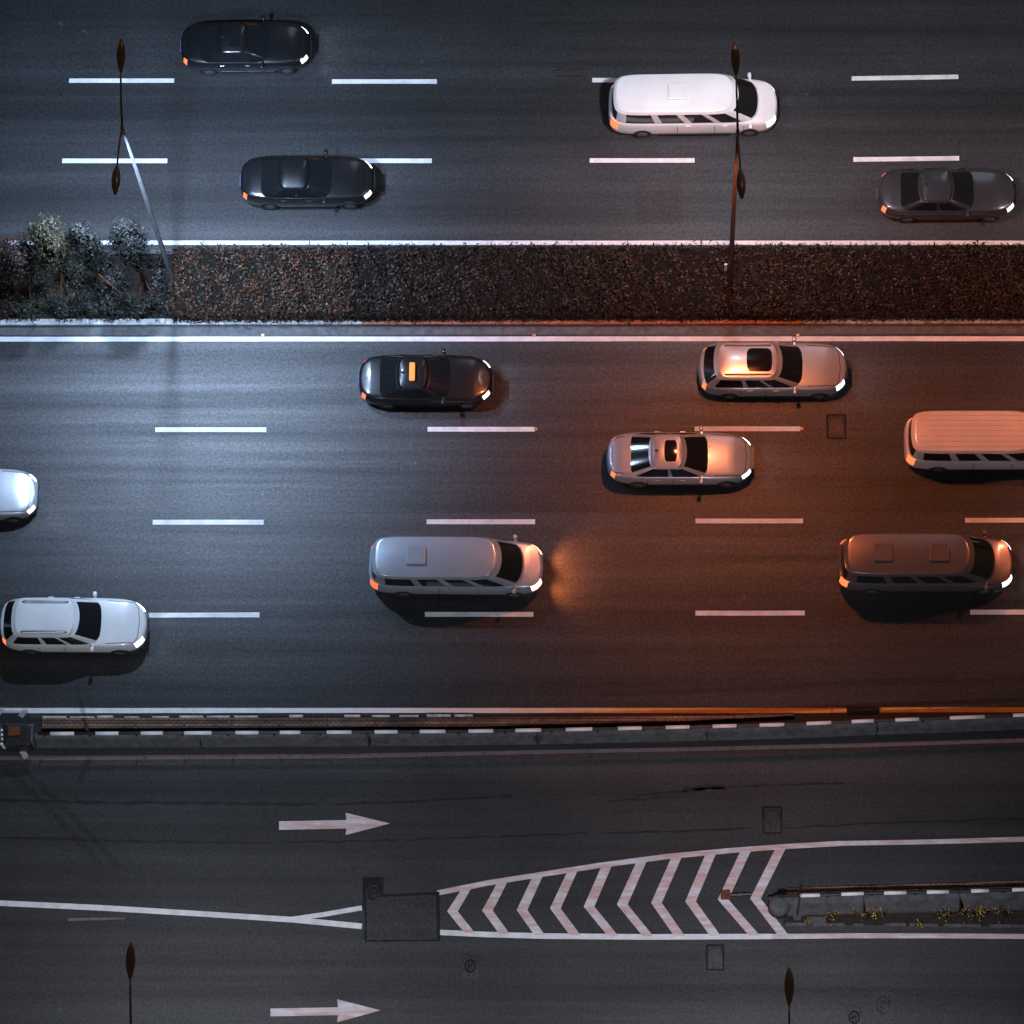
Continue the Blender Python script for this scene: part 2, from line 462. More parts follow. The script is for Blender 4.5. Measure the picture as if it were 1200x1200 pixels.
# kerbs: stones along the median, the southern one in sight
def kerb_run(xa, xb, y_px, mat, side):
    x = at(xa, y_px).x; xe = at(xb, y_px).x; yy = at(600, y_px).y
    bm = bmesh.new()
    while x < xe:
        box(bm, x + .006, min(x + 1.0, xe) - .006, yy - .09 if side < 0 else yy - .03, yy + .15 if side < 0 else yy + .16, -.01, .15 + random.uniform(-.006, .006), .018)
        x += 1.0
    o = obj('kerb', bm, mat); o['kind'] = 'structure'
kerb_run(-700, 425, 378.5, MA['kerb'], -1)
kerb_run(425, 941, 378.5, MA['kerb_red'], -1)  # reddish stones between the two grey runs
kerb_run(941, 1900, 378.5, MA['kerb'], -1)
kerb_run(-700, 1900, 297.5, MA['gutter'], 1)
g0, g1 = at(600, 383).y, at(600, 392).y
sheet('gutter', [(-60, g1), (60, g1), (60, g0), (-60, g0)], .003, MA['gutter'])

# ------------------------------------------------------------------ leaves
def leaf_mesh(centres, normals, size, jit=.5):
    """one diamond leaf per centre, oriented loosely by its normal"""
    k = len(centres)
    nn = normals + rng.normal(0, jit, (k, 3))
    nn /= np.linalg.norm(nn, axis=1, keepdims=True) + 1e-9
    r = rng.normal(0, 1, (k, 3))
    u = np.cross(nn, r); u /= np.linalg.norm(u, axis=1, keepdims=True) + 1e-9
    w = np.cross(nn, u)
    s = size * rng.uniform(.55, 1.35, (k, 1))
    a = centres - u * s; b = centres + w * s * .42 + nn * s * .12; c = centres + u * s; d = centres - w * s * .42 + nn * s * .12
    V = np.stack([a, b, c, d], 1).reshape(-1, 3)
    Fc = np.arange(4 * k).reshape(-1, 4)
    return V, Fc

def blob_leaves(k, ctr, rad, size, clumps=22, spread=.33, low=-1.0):
    """leaves gathered in clumps through an egg-shaped volume"""
    cc = rng.normal(0, 1, (clumps, 3)); cc /= np.linalg.norm(cc, axis=1, keepdims=True)
    cc *= rng.uniform(.45, .95, (clumps, 1))
    cc[:, 2] = np.maximum(cc[:, 2], low)
    idx = rng.integers(0, clumps, k)
    off = rng.normal(0, 1, (k, 3)) * spread * rng.uniform(.5, 1.1, clumps)[idx][:, None] * .62
    pts = cc[idx] + off
    nrm = pts / (np.linalg.norm(pts, axis=1, keepdims=True) + 1e-6) + np.array([0, 0, .4])
    P = pts * np.array(rad) + np.array(ctr)
    P[:, 2] = np.maximum(P[:, 2], .06)
    return leaf_mesh(P, nrm, size)

# hedge: two lengths of one clipped planting, the red-tipped one and the brown one
def hedge(name, xa, xb, count, mat, label, red=0):
    x0, x1 = at(xa, 335).x, at(xb, 335).x
    y0, y1 = at(600, 375).y, at(600, 300).y
    root = empty(name, ((x0 + x1) / 2, (y0 + y1) / 2, 0))
    tag(root, label, 'hedge', 'clipped hedges along the median')
    L, B, H = x1 - x0, y1 - y0, .95
    bm = bmesh.new(); box(bm, -L / 2 + .1, L / 2 - .1, -B / 2 + .12, B / 2 - .12, .03, H - .16, .1)
    obj('twigs', bm, MA['twigs'], root)
    kt, ks = int(count * .68), int(count * .32)
    top = np.stack([rng.uniform(-L / 2, L / 2, kt), rng.uniform(-B / 2 - .03, B / 2 + .05, kt), np.zeros(kt)], 1)
    top[:, 2] = H - .19 + .1 * np.sin(top[:, 0] * 3.1 + 2 * np.sin(top[:, 0] * .7)) * np.sin(top[:, 1] * 4.3 + top[:, 0]) + .07 * np.sin(top[:, 0] * 7.7 + 3 * top[:, 1]) + .06 * np.sin(top[:, 0] * .9) + rng.exponential(.07, kt)
    edge = np.minimum(B / 2 - np.abs(top[:, 1]), .25); top[:, 2] -= (.25 - edge) * .5
    tn = np.tile(np.array([0., 0., 1.]), (kt, 1))
    sd = np.stack([rng.uniform(-L / 2, L / 2, ks), np.where(rng.random(ks) < .6, -B / 2, B / 2) + rng.normal(0, .07, ks), rng.uniform(.1, H, ks)], 1)
    endk = rng.random(ks) < (2 * B / (2 * B + 2 * L)) * .9
    sd[endk, 0] = np.where(rng.random(endk.sum()) < .5, -L / 2, L / 2) + rng.normal(0, .06, endk.sum())
    sd[endk, 1] = rng.uniform(-B / 2, B / 2, endk.sum())
    sn = sd * np.array([0, 1, 0]) + np.array([0, 0, .7])
    # shoots standing above the clipped top
    ns = int(L * 9); per = 5
    base = np.stack([rng.uniform(-L / 2, L / 2, ns), np.where(rng.random(ns) < .6, B / 2 + rng.normal(0, .06, ns), rng.uniform(-B / 2, B / 2, ns)), np.full(ns, H - .1)], 1)
    P = np.repeat(base, per, 0) + np.tile(np.linspace(0, 1, per)[:, None] * np.array([0, 0, .28]), (ns, 1)) + rng.normal(0, .03, (ns * per, 3))
    V, Fc = leaf_mesh(np.concatenate([top, sd, P]), np.concatenate([tn, sn, np.tile(np.array([0, .3, .6]), (ns * per, 1))]), .062, .75)
    obj_np('leaves', V, Fc, mat, root)
    return root
hedge('hedge', 206, 415, 23000, MA['hedge'], 'clipped hedge of red-tipped leaves right of the left lamp pole')
hedge('hedge', 415, 1330, 88000, MA['hedge_dark'], 'long dark brown clipped hedge along the median past the right lamp pole')

# young trees and low shrubs on the left of the median
def tree(px, py, h, rad, mat, leaves, label, stakes, lean=(0, 0), size=.062):
    b = at(px, py)
    root = empty('young_tree', (b.x, b.y, 0))
    tag(root, label, 'tree', 'young trees on the median')
    cz = h - rad[2] * .95
    bm = bmesh.new()
    tube(bm, [(0, 0, 0), (lean[0] * .3, lean[1] * .3, cz * .35), (lean[0] * .7, lean[1] * .7, cz * .75), (lean[0], lean[1], cz + rad[2] * .4)], [.07, .055, .045, .015], 8)
    for k in range(9):
        a = k * 2.4; z = cz * .72 + k * rad[2] * .13
        tube(bm, [(lean[0] * .8, lean[1] * .8, z), (lean[0] + math.cos(a) * rad[0] * .4, lean[1] + math.sin(a) * rad[1] * .4, z + .22), (lean[0] + math.cos(a) * rad[0] * .75, lean[1] + math.sin(a) * rad[1] * .75, z + .55)], [.022, .014, .005], 5)
    obj('trunk', bm, MA['trunk'], root)
    V, Fc = blob_leaves(int(leaves * 1.7), (lean[0], lean[1], cz), rad, size, 42, .36)
    obj_np('crown', V, Fc, mat, root)
    for (sx, sy, tx, ty, tz) in stakes:
        bm = bmesh.new()
        tube(bm, [(sx, sy, 0), (tx, ty, tz)], .03, 8)
        obj('stake', bm, MA['stake'], root)
    return root
tree(79, 345, 6.7, (.72, .66, 1.9), MA['leaf_yellow'], 6200, 'tallest young tree on the median, with yellow-green leaves', [(-.25, -.35, .05, 0, 1.9)], (.1, 0))
tree(121, 343, 6.5, (.52, .5, 1.75), MA['leaf_grey'], 4200, 'slim grey-green young tree, in the middle of the three on the median', [(.75, -.1, .1, 0, 1.9)], (.05, 0))
tree(173, 343, 6.8, (.66, .6, 1.85), MA['leaf_grey'], 5200, 'grey-green young tree beside the left lamp pole, two red-brown stakes at its foot', [(-.25, -.45, .0, 0, 2.0), (.35, -.5, .08, 0, 2.0)], (.05, 0))
tree(40, 347, 5.2, (.8, .65, 1.5), MA['leaf_rust'], 3800, 'dark rust-tinged young tree at the left edge of the median', [(-.1, -.45, .1, -.05, 1.9), (-.8, .1, .02, 0, 1.6)])

def shrub(px, py, rad, mat, k, label, size=.06):
    b = at(px, py)
    root = empty('low_shrub', (b.x, b.y, 0))
    tag(root, label, 'shrub', 'low shrubs under the young trees')
    bm = bmesh.new()
    for j in range(7):
        a = j * .9
        tube(bm, [(0, 0, 0), (math.cos(a) * rad[0] * .5, math.sin(a) * rad[1] * .5, rad[2] * .7)], [.02, .006], 5)
    obj('stems', bm, MA['trunk'], root)
    V, Fc = blob_leaves(k, (0, 0, rad[2] * .35), rad, size, 20, .42, -.25)
    obj_np('leaves', V, Fc, mat, root)
SH = [
    (10, 368, (.8, .35, .6), 'leaf_rust', 'rust-tinged low shrub nearest the left edge, by the kerb'),
    (42, 364, (.75, .5, .62), 'leaf_dark', 'dark low shrub by the kerb below the rust-tinged tree'),
    (75, 366, (.7, .45, .7), 'leaf_grey', 'grey-green low shrub by the kerb below the tallest young tree'),
    (108, 362, (.8, .55, .75), 'leaf_grey', 'wide grey-green low shrub by the kerb below the slim young tree'),
    (140, 365, (.7, .5, .7), 'leaf_grey', 'grey-green low shrub by the kerb between two staked trees'),
    (172, 364, (.65, .5, .68), 'leaf_grey', 'grey-green low shrub by the kerb below the tree next to the lamp pole'),
    (15, 330, (.9, .9, .7), 'leaf_rust', 'rust-tinged low shrub behind the tree at the left edge'),
    (86, 322, (.75, .85, .75), 'leaf_dark', 'dark low shrub in the gap between tallest and slim young trees'),
    (128, 328, (.8, .9, .85), 'leaf_grey', 'grey-green low shrub right of the slim young tree'),
    (185, 325, (.6, .95, .8), 'leaf_grey', 'grey-green low shrub touching the foot of the left lamp pole'),
    (200, 358, (.35, .6, .6), 'leaf_grey', 'small grey-green low shrub against the end of the red-tipped hedge'),
    (45, 334, (.6, .8, .7), 'leaf_dark', 'dark low shrub behind the trunk of the tallest young tree'),
]
for px, py, rad, mk, lb in SH:
    shrub(px, py, rad, MA[mk], int(1500 * rad[0] * rad[1] * 2.4), lb)

# ------------------------------------------------------------------ street lamps
def spot(name, parent, loc, colour, energy, tilt=(0, 0), angle=122, blend=1.0, radius=.4):
    ld = bpy.data.lights.new(name, 'SPOT')
    ld.energy = energy; ld.color = colour; ld.spot_size = R(angle); ld.spot_blend = blend
    ld.shadow_soft_size = radius
    o = bpy.data.objects.new(name, ld)
    o.location = loc; o.rotation_euler = (tilt[0], tilt[1], 0)
    col.objects.link(o); o.parent = parent
    return o

def lamp_head_bm(sgn):
    """slim spindle-shaped housing, along +y, flatter underneath"""
    bm = bmesh.new()
    prof = [(0, .02), (.1, .06), (.25, .105), (.45, .145), (.65, .155), (.85, .14), (1.02, .1), (1.15, .055), (1.22, .012)]
    rings = []
    for y, r in prof:
        ring = []
        for k in range(16):
            a = 2 * math.pi * k / 16
            x, z = math.cos(a) * r, math.sin(a) * r * .62
            if z < 0: z *= .45
            ring.append(bm.verts.new((x, sgn * y, z + .03 * math.sin(y / 1.22 * math.pi))))
        rings.append(ring)
    for a, b in zip(rings, rings[1:]):
        for k in range(16): bm.faces.new((a[k], a[(k + 1) % 16], b[(k + 1) % 16], b[k]))
    bm.faces.new(rings[0]); bm.faces.new(rings[-1])
    return bm

def street_lamp(base_px, rz, label, north, south, pole_mat, arm_mat, h=15.0, plate=False, tilt_s=0, tilt_n=0, cone=122, edge=1.0, soft=.4):
    b = at(*base_px)
    root = empty('street_lamp', (b.x, b.y, 0), rz)
    tag(root, label, 'street lamp', 'twin-armed street lamps')
    bm = bmesh.new()
    tube(bm, [(0, 0, 0), (0, 0, .02), (0, 0, 1.2), (0, 0, h * .5), (0, 0, h)], [.12, .12, .105, .078, .042], 16)
    obj('pole', bm, pole_mat, root, True)
    bm = bmesh.new(); box(bm, -.22, .22, -.22, .22, 0, .04, .01)
    obj('base_plate', bm, MA['dark_steel'], root)
    bm = bmesh.new(); tube(bm, [(0, 0, h - .15), (0, 0, h + .12)], [.075, .06], 12)
    obj('collar', bm, arm_mat, root)
    for s, (c, e) in ((1, north), (-1, south)):
        bm = bmesh.new()
        pts = [(0, 0, h - .05), (0, s * .5, h + .32), (0, s * 1.1, h + .62), (0, s * 1.72, h + .82)]
        tube(bm, pts, [.045, .042, .036, .03], 10)
        obj('arm', bm, arm_mat, root, True)
        hd = obj('lamp_head', lamp_head_bm(s), MA['lamp_brown'], root, True)
        hd.location = (0, s * 1.66, h + .8); hd.rotation_euler = (s * R(9), 0, 0)
        bm = bmesh.new()
        bmesh.ops.create_circle(bm, cap_ends=True, radius=1, segments=20)
        for v in bm.verts: v.co = Vector((v.co.x * .1, s * .66 + v.co.y * .33, -.028))
        lens = obj('lens', bm, glow('street_lamp_lens', c, 12.0 if e else .0), hd)
        if e: spot('lamp_light', hd, (0, s * .66, -.09), c, e, (R(-9) * s + R(tilt_s if s < 0 else tilt_n), 0), cone if s < 0 else 122, edge if s < 0 else 1.0, soft)
    if plate:
        bm = bmesh.new(); box(bm, -.24, -.14, -.03, .03, 2.1, 2.7, .008)
        obj('number_plate', bm, MA['reflect'], root)
    return root
COOL = (.52, .7, 1.0); PALE = (.84, .88, 1.0); PINK = (1.0, .84, .9); ORANGE = (1.0, .24, .09); AMBER = (1.0, .27, .12)
street_lamp((205, 335), R(.3), 'street lamp with pale grey pole rising beside the young trees', (COOL, 15500), (COOL, 17000), MA['pole'], MA['lamp_brown'], soft=.2)
street_lamp((855, 340), R(2), 'street lamp with brown pole rising out of the dark hedge, small white plate on it', (PALE, 11000), (ORANGE, 7600), MA['pole_brown'], MA['lamp_brown'], plate=True, tilt_s=-7, tilt_n=32, cone=98, edge=.5)
street_lamp((219, 1301), R(0), 'street lamp reaching in from the bottom edge, left of the road arrow', (PALE, 6500), (PALE, 1500), MA['pole_brown'], MA['lamp_brown'], tilt_n=16)
street_lamp((908, 1329), R(0), 'orange-brown street lamp reaching in from the bottom edge below the chevrons', ((.9, .88, 1.0), 6800), ((.9, .88, 1.0), 1500), MA['pole_brown'], MA['lamp_brown'], tilt_n=14)
street_lamp((1505, 345), R(0), 'street lamp on the median outside the right edge of the photo', (PINK, 9500), (AMBER, 6500), MA['pole_brown'], MA['lamp_brown'], tilt_n=26, tilt_s=-5, cone=104, edge=.6)

# ------------------------------------------------------------------ guard rails, walls, planting strips
def path_px(pts, z=0): return [at(x, y, z) for x, y in pts]

def interp(path, x):
    for a, b in zip(path, path[1:]):
        if a.x <= x <= b.x:
            t = (x - a.x) / (b.x - a.x); return a.lerp(b, t)
    return path[-1] if x > path[-1].x else path[0]

def rail(name, rail_px, bands, posts_every, label, zr=1.0, step=.0):
    P = path_px(rail_px, zr)
    root = empty(name, (P[0].x, P[0].y, 0)); org = Vector((P[0].x, P[0].y, 0))
    tag(root, label, 'guard rail', 'guard rails with white bands')
    bm = bmesh.new(); tube(bm, [p - org for p in P], .06, 12)
    obj('rail', bm, MA['dark_steel'], root, True)
    x = P[0].x + .2
    while x < P[-1].x:
        q = interp(P, x) - org
        bm = bmesh.new(); box(bm, q.x - .035, q.x + .035, q.y - .03, q.y + .03, zr - .38, zr - .04, .006)
        obj('post', bm, MA['dark_steel'], root)
        x += posts_every
    for x0, x1 in bands:
        a = interp(P, at(x0, y_on(rail_px, x0), zr).x) - org; b = interp(P, at(x1, y_on(rail_px, x1), zr).x) - org
        bm = bmesh.new(); tube(bm, [a, b], .068, 12)
        obj('white_band', bm, MA['reflect'], root, True)
    return root
railpx = [(44, 859.8), (200, 859), (400, 858), (560, 856.7), (660, 855), (800, 852), (920, 849), (1010, 845), (1080, 842.5), (1150, 840), (1220, 837), (1400, 829)]
bandpx = [(59, 87), (112, 139), (165, 191), (216, 248), (276, 303), (328, 352), (383, 412), (439, 466), (492, 522), (549, 578), (604, 634), (663, 694), (724, 752), (780, 808), (835, 863), (890, 919), (945, 974), (998, 1024), (1049, 1077), (1113, 1154), (1187, 1215), (1245, 1272)]
rail('guard_rail', railpx, bandpx, 1.667, 'long guard rail with white bands on the wall above the ramp')
# concrete wall below it
P = path_px([(x, y + 6) for x, y in railpx])
org = Vector((P[0].x, P[0].y, 0))
wall = empty('barrier_wall', org)
tag(wall, 'long dark concrete wall under the guard rail beside the ramp', 'wall')
bm = bmesh.new()
sec = [(.06, 0), (.06, .62), (-.1, .62), (-.16, .56), (-.3, .12), (-.34, 0)]
sweep(bm, [p - org for p in P], sec)
obj('wall', bm, MA['concrete'], wall)
bm = bmesh.new()
x = P[0].x + 6
while x < P[-1].x - 2:
    q = interp(P, x) - org
    box(bm, q.x - .012, q.x + .012, q.y - .37, q.y + .05, .01, .626)
    x += 6.1
obj('joint', bm, MA['tar'], wall)
# brick coping strip behind the wall, with worn white edging stones
Pk = [at(x, y) for x, y in [(50, 848.6), (200, 848.2), (400, 847.6), (560, 847), (700, 844.6), (800, 843), (930, 838.9)]]
org = Vector((Pk[0].x, Pk[0].y, 0))
cop = empty('brick_strip', org)
tag(cop, 'narrow strip of rusty brown bricks between yellow-lit line and guard rail', 'brick strip')
bm = bmesh.new()
w0 = [.19, .19, .18, .17, .13, .1, .03]
a, b, a2, b2 = [], [], [], []
for p, w in zip(Pk, w0):
    q = p - org
    a.append(bm.verts.new((q.x, q.y + w, .14))); b.append(bm.verts.new((q.x, q.y - w, .14)))
    a2.append(bm.verts.new((q.x, q.y + w, 0))); b2.append(bm.verts.new((q.x, q.y - w, 0)))
for i in range(len(Pk) - 1):
    bm.faces.new((a[i], a[i + 1], b[i + 1], b[i])); bm.faces.new((a[i], a2[i], a2[i + 1], a[i + 1])); bm.faces.new((b[i], b2[i], b2[i + 1], b[i + 1]))
bm.faces.new((a[0], b[0], b2[0], a2[0]))
obj('brick_paving', bm, MA['brick'], cop)
x = Pk[0].x
while x < Pk[3].x:
    q = interp(Pk, x) - org
    if random.random() < .72:
        ln = random.uniform(.5, .95)
        bm = bmesh.new()
        box(bm, q.x, q.x + ln, q.y + .195, q.y + .195 + random.uniform(.05, .1), 0, random.uniform(.15, .17), .012)
        obj('edging_stone', bm, MA['kerb'], cop)
    x += 1.0

# crash cushion at the wall's left end
b = at(25, 868)
cc = empty('crash_cushion', (b.x, b.y, 0))
tag(cc, 'battered black crash cushion at the left end of the concrete wall', 'crash cushion')
bm = bmesh.new(); box(bm, -.5, .5, -.42, .42, .02, .95, .1)
for v in bm.verts:
    v.co += Vector((random.uniform(-.04, .04), random.uniform(-.04, .04), random.uniform(-.05, .05)))
obj('body', bm, MA['black_plastic'], cc)
bm = bmesh.new(); box(bm, -.34, .1, -.05, .3, .93, 1.0, .03)
obj('lid', bm, MA['rust'], cc)
bm = bmesh.new(); box(bm, .5, .56, -.3, .38, .1, .98, .01)
obj('end_plate', bm, MA['steel'], cc)
bm = bmesh.new()
for k in range(4): box(bm, -.62 - .02 * k, -.52, -.36 + k * .17, -.28 + k * .17, .2, .85, .01)
obj('striped_panel', bm, MA['reflect'], cc)
b = at(-12, 868)
cc2 = copy_tree(cc); cc2.location = (b.x, b.y, 0); cc2.rotation_euler = (0, 0, R(8))
tag(cc2, 'battered black crash cushion half cut off by the left edge', 'crash cushion', 'crash cushions at the wall end')
cc['group'] = 'crash cushions at the wall end'

# leaning rusty marker post beside it
b = at(109, 866)
mp = empty('marker_post', (b.x, b.y, 0))
tag(mp, 'rusty leaning marker post sticking up over the white edge line', 'marker post')
bm = bmesh.new(); tube(bm, [(0, 0, 0), (-.06, .06, .9), (-.12, .22, 1.7)], [.05, .05, .045], 8)
obj('post', bm, MA['rust'], mp)
bm = bmesh.new(); box(bm, -.09, .09, -.012, .012, 0, .75, .004, Matrix.Translation((-.1, .12, 1.05)) @ Matrix.Rotation(R(-14), 4, 'X') @ Matrix.Rotation(R(-28), 4, 'Z'))
obj('panel', bm, MA['rust'], mp)

# island barrier at lower right
rail2 = [(912, 1050), (960, 1049), (1010, 1047), (1060, 1046), (1110, 1045), (1160, 1043.5), (1210, 1042), (1400, 1036)]
band2 = [(937, 961), (986, 1012), (1036, 1062), (1086, 1112), (1138, 1159), (1186, 1211), (1236, 1260)]
rail('guard_rail', rail2, band2, 1.55, 'short guard rail with white bands above the yellow flowers')
P = path_px([(x, y + 6.5) for x, y in rail2]); org = Vector((P[0].x, P[0].y, 0))
isl = empty('barrier_wall', org)
tag(isl, 'dark concrete wall with a rounded nose where the chevrons end', 'wall')
bm = bmesh.new()
sweep(bm, [p - org for p in P], [(.06, 0), (.06, .62), (-.12, .62), (-.2, .56), (-.5, .12), (-.54, 0)])
obj('wall', bm, MA['concrete'], isl)
bm = bmesh.new()
tube(bm, [(.02, -.22, 0), (.02, -.22, .5), (.02, -.22, .6), (.02, -.22, .66)], [.4, .38, .33, .18], 24)
obj('nose', bm, MA['concrete'], isl, True)
bm = bmesh.new(); tube(bm, [(-.3, .02, 0), (-.3, .02, .5)], .06, 10)
obj('nose_reflector', bm, MA['rust'], isl)
bm = bmesh.new()
for x in (3.0, 6.4, 9.6):
    q = interp(P, P[0].x + x) - org
    box(bm, q.x - .012, q.x + .012, q.y - .57, q.y + .05, .01, .626)
obj('joint', bm, MA['tar'], isl)
# brick back strip behind island wall
Pb = path_px([(922, 1045.5), (1000, 1043), (1100, 1040), (1200, 1036.5), (1400, 1030)])
org = Vector((Pb[0].x, Pb[0].y, 0))
bs = empty('brick_strip', org)
tag(bs, 'dark strip of brown bricks behind the short guard rail', 'brick strip')
bm = bmesh.new(); sweep(bm, [p - org for p in Pb], [(.12, 0), (.12, .12), (-.14, .12), (-.14, 0)])
obj('brick_paving', bm, MA['brick'], bs)
# planting bed with kerb stones
poly_px('planting_soil', [(918, 1068), (1400, 1056), (1400, 1086), (918, 1084)], .012, MA['soil'])
pk = empty('broken_kerb', at(920, 1083))
tag(pk, 'low broken kerb of dark stones along the flower bed', 'kerb stones')
bm = bmesh.new(); o0 = at(920, 1083)
for xa, xb, yy in [(920, 948, 1083), (952, 990, 1083.5), (1000, 1012, 1084), (1036, 1062, 1083.5), (1066, 1100, 1084), (1106, 1150, 1084.5), (1160, 1230, 1085), (1240, 1330, 1085)]:
    q0, q1 = at(xa, yy) - o0, at(xb, yy) - o0
    box(bm, q0.x, q1.x, q0.y - .08, q0.y + .05, 0, .09, .015)
obj('kerb_stones', bm, MA['concrete'], pk)
b = at(956, 1079)
sl = bmesh.new(); box(sl, -.34, .34, -.11, .12, 0, .2, .03)
for v in sl.verts: v.co += Vector((random.uniform(-.03, .03), random.uniform(-.03, .03), 0))
o = obj('concrete_slab', sl, MA['concrete']); o.location = (b.x, b.y, .012)
tag(o, 'broken grey concrete slab lying in the flower bed near its rounded end', 'slab')
# thin signpost without a face, by the nose
b = at(934, 1074)
sp = empty('thin_post', (b.x, b.y, 0))
tag(sp, 'thin dark upright post with a round foot at the flower bed end', 'post')
bm = bmesh.new(); tube(bm, [(0, 0, .1), (0, .12, 2.6)], .03, 8); obj('post', bm, MA['dark_steel'], sp)
bm = bmesh.new(); tube(bm, [(0, 0, 0), (0, 0, .1), (0, 0, .14)], [.16, .16, .1], 16); obj('foot', bm, MA['concrete'], sp)
# leaning fallen post on the chevrons
b = at(849, 1050)
fp = empty('fallen_post', (b.x, b.y, Z2))
tag(fp, 'dark fallen marker post with a reddish cap lying on the chevrons', 'marker post')
bm = bmesh.new(); tube(bm, [(.2, .02, .07), (.95, .06, .07)], .065, 12); obj('post', bm, MA['black_plastic'], fp)
bm = bmesh.new(); box(bm, -.12, .2, -.14, .18, .005, .16, .02); obj('cap', bm, MA['rust'], fp)
bm = bmesh.new(); tube(bm, [(.5, .035, .07), (.62, .041, .07)], .068, 12); obj('reflective_band', bm, MA['concrete'], fp)

# flowers
FL = [(974, 1075, 1.0, 'yellow flower clump nearest the thin dark post'), (997, 1067, .6, 'small yellow flower clump close under the wall, second from the slab'),
      (1011, 1071, .8, 'loose yellow flower clump just left of the fullest one'), (1026, 1069, 1.3, 'fullest yellow flower clump, in the left half of the bed'),
      (1104, 1072, 1.0, 'tall sparse yellow flower clump in the middle of the bed'), (1128, 1067, 1.2, 'bright round yellow flower clump close under the wall'),
      (1145, 1071, 1.0, 'wide yellow flower clump right of the bright round one'), (1153, 1068, .6, 'tiny yellow flower clump between two larger ones'),
      (1173, 1067, 1.2, 'rightmost yellow flower clump in the bed'), (946, 1082, .5, 'tiny yellow flower clump on the broken kerb beside the slab'), (1075, 1084, .5, 'tiny yellow flower clump at the broken kerb, below the bed middle')]
for px, py, s, lb in FL:
    b = at(px, py)
    root = empty('flowering_plant', (b.x, b.y, .01)); tag(root, lb, 'flowers', 'yellow flowers in the bed')
    V, Fc = blob_leaves(int(70 * s), (0, 0, .1), (.26 * s, .24 * s, .16), .06, 8, .5, -.2); obj_np('leaves', V, Fc, MA['leaf_dark'], root)
    k = int(26 * s)
    pts = np.stack([rng.normal(0, .14 * s, k), rng.normal(0, .15 * s, k), rng.uniform(.2, .34, k)], 1)
    V, Fc = leaf_mesh(pts, np.tile(np.array([0, -.2, 1.]), (k, 1)), .05, .5); obj_np('blossoms', V, Fc, MA['blossom'], root)

# ------------------------------------------------------------------ manhole covers and road studs
def manhole(px, py, label, w=.66, h=.95, frame='patch_dark', lid='iron', rim='iron_rim', infill='patch', rot=0):
    b = at(px, py)
    root = empty('manhole_cover', (b.x, b.y, 0), rot)
    tag(root, label, 'manhole cover', 'manhole covers in the road')
    bm = bmesh.new(); box(bm, -w / 2, w / 2, -h / 2, h / 2, .001, .007)
    obj('surround', bm, MA[frame], root)
    bm = bmesh.new(); box(bm, -w / 2 + .07, w / 2 - .07, -h / 2 + .07, h / 2 - .07, .004, .0105)
    obj('infill', bm, MA[infill], root)
    def disc(r0, r1, z):
        bm = bmesh.new(); A = []; B = []
        for k in range(32):
            a = 2 * math.pi * k / 32
            A.append(bm.verts.new((math.cos(a) * r1 * .85, math.sin(a) * r1 * 1.05, z)))
            if r0: B.append(bm.verts.new((math.cos(a) * r0 * .85, math.sin(a) * r0 * 1.05, z)))
        if r0:
            for k in range(32): bm.faces.new((A[k], A[(k + 1) % 32], B[(k + 1) % 32], B[k]))
        else: bm.faces.new(A)
        return bm
    obj('lid', disc(0, .27, .015), MA[lid], root)
    obj('rim', disc(.25, .285, .019), MA[rim], root)
    bm = disc(.12, .15, .0195)
    obj('lid_ring', bm, MA[rim], root)
    for s in (-1, 1):
        bm = bmesh.new(); box(bm, -.012, .012, s * .12, s * .02, .0185, .022)
        obj('lid_rib', bm, MA[rim], root)
manhole(980, 500, 'manhole cover in the main road above the two right-hand cars', .74, .98)
manhole(905, 961, 'manhole cover on the ramp above the last chevrons', .72, 1.02)
manhole(838, 1122, 'manhole cover just below the chevron hatching', .66, .95)
manhole(551, 1132, 'faint manhole cover below the resurfaced patch', .62, .92, 'ramp', 'patch_dark')
manhole(437, 1047, 'manhole cover in a black square where two white lines end', .74, 1.2, 'patch_dark', 'patch_dark', 'iron', 'patch_dark')
manhole(1001, 1192, 'manhole cover at the bottom edge right of the orange-brown lamp', .6, .85, 'ramp', 'patch_dark')
manhole(1035, 1178, 'faint manhole cover near the bottom edge, the rightmost one', .66, .95, 'ramp', 'ramp', 'patch_dark')

def road_stud(px, py, label):
    b = at(px, py)
    root = empty('road_stud', (b.x, b.y, .004)); tag(root, label, 'road stud', 'amber road studs')
    bm = bmesh.new(); box(bm, -.06, .06, -.055, .055, 0, .025, .01); obj('housing', bm, MA['steel'], root)
    for s in (-1, 1):
        bm = bmesh.new(); box(bm, s * .04 - .022, s * .04 + .022, -.05, .05, .026, .04, .005); obj('reflector', bm, MA['amber'], root)
road_stud(308, 393, 'amber road stud on the median edge line, below the red-tipped hedge')
road_stud(626, 393, 'amber road stud on the median edge line, in the middle of the photo')
road_stud(935, 393, 'amber road stud on the median edge line above the manhole cover')
road_stud(628, 503, 'amber road stud at the right end of the middle upper lane dash')
road_stud(939, 502.5, 'amber road stud at the end of the lane dash beside the manhole cover')

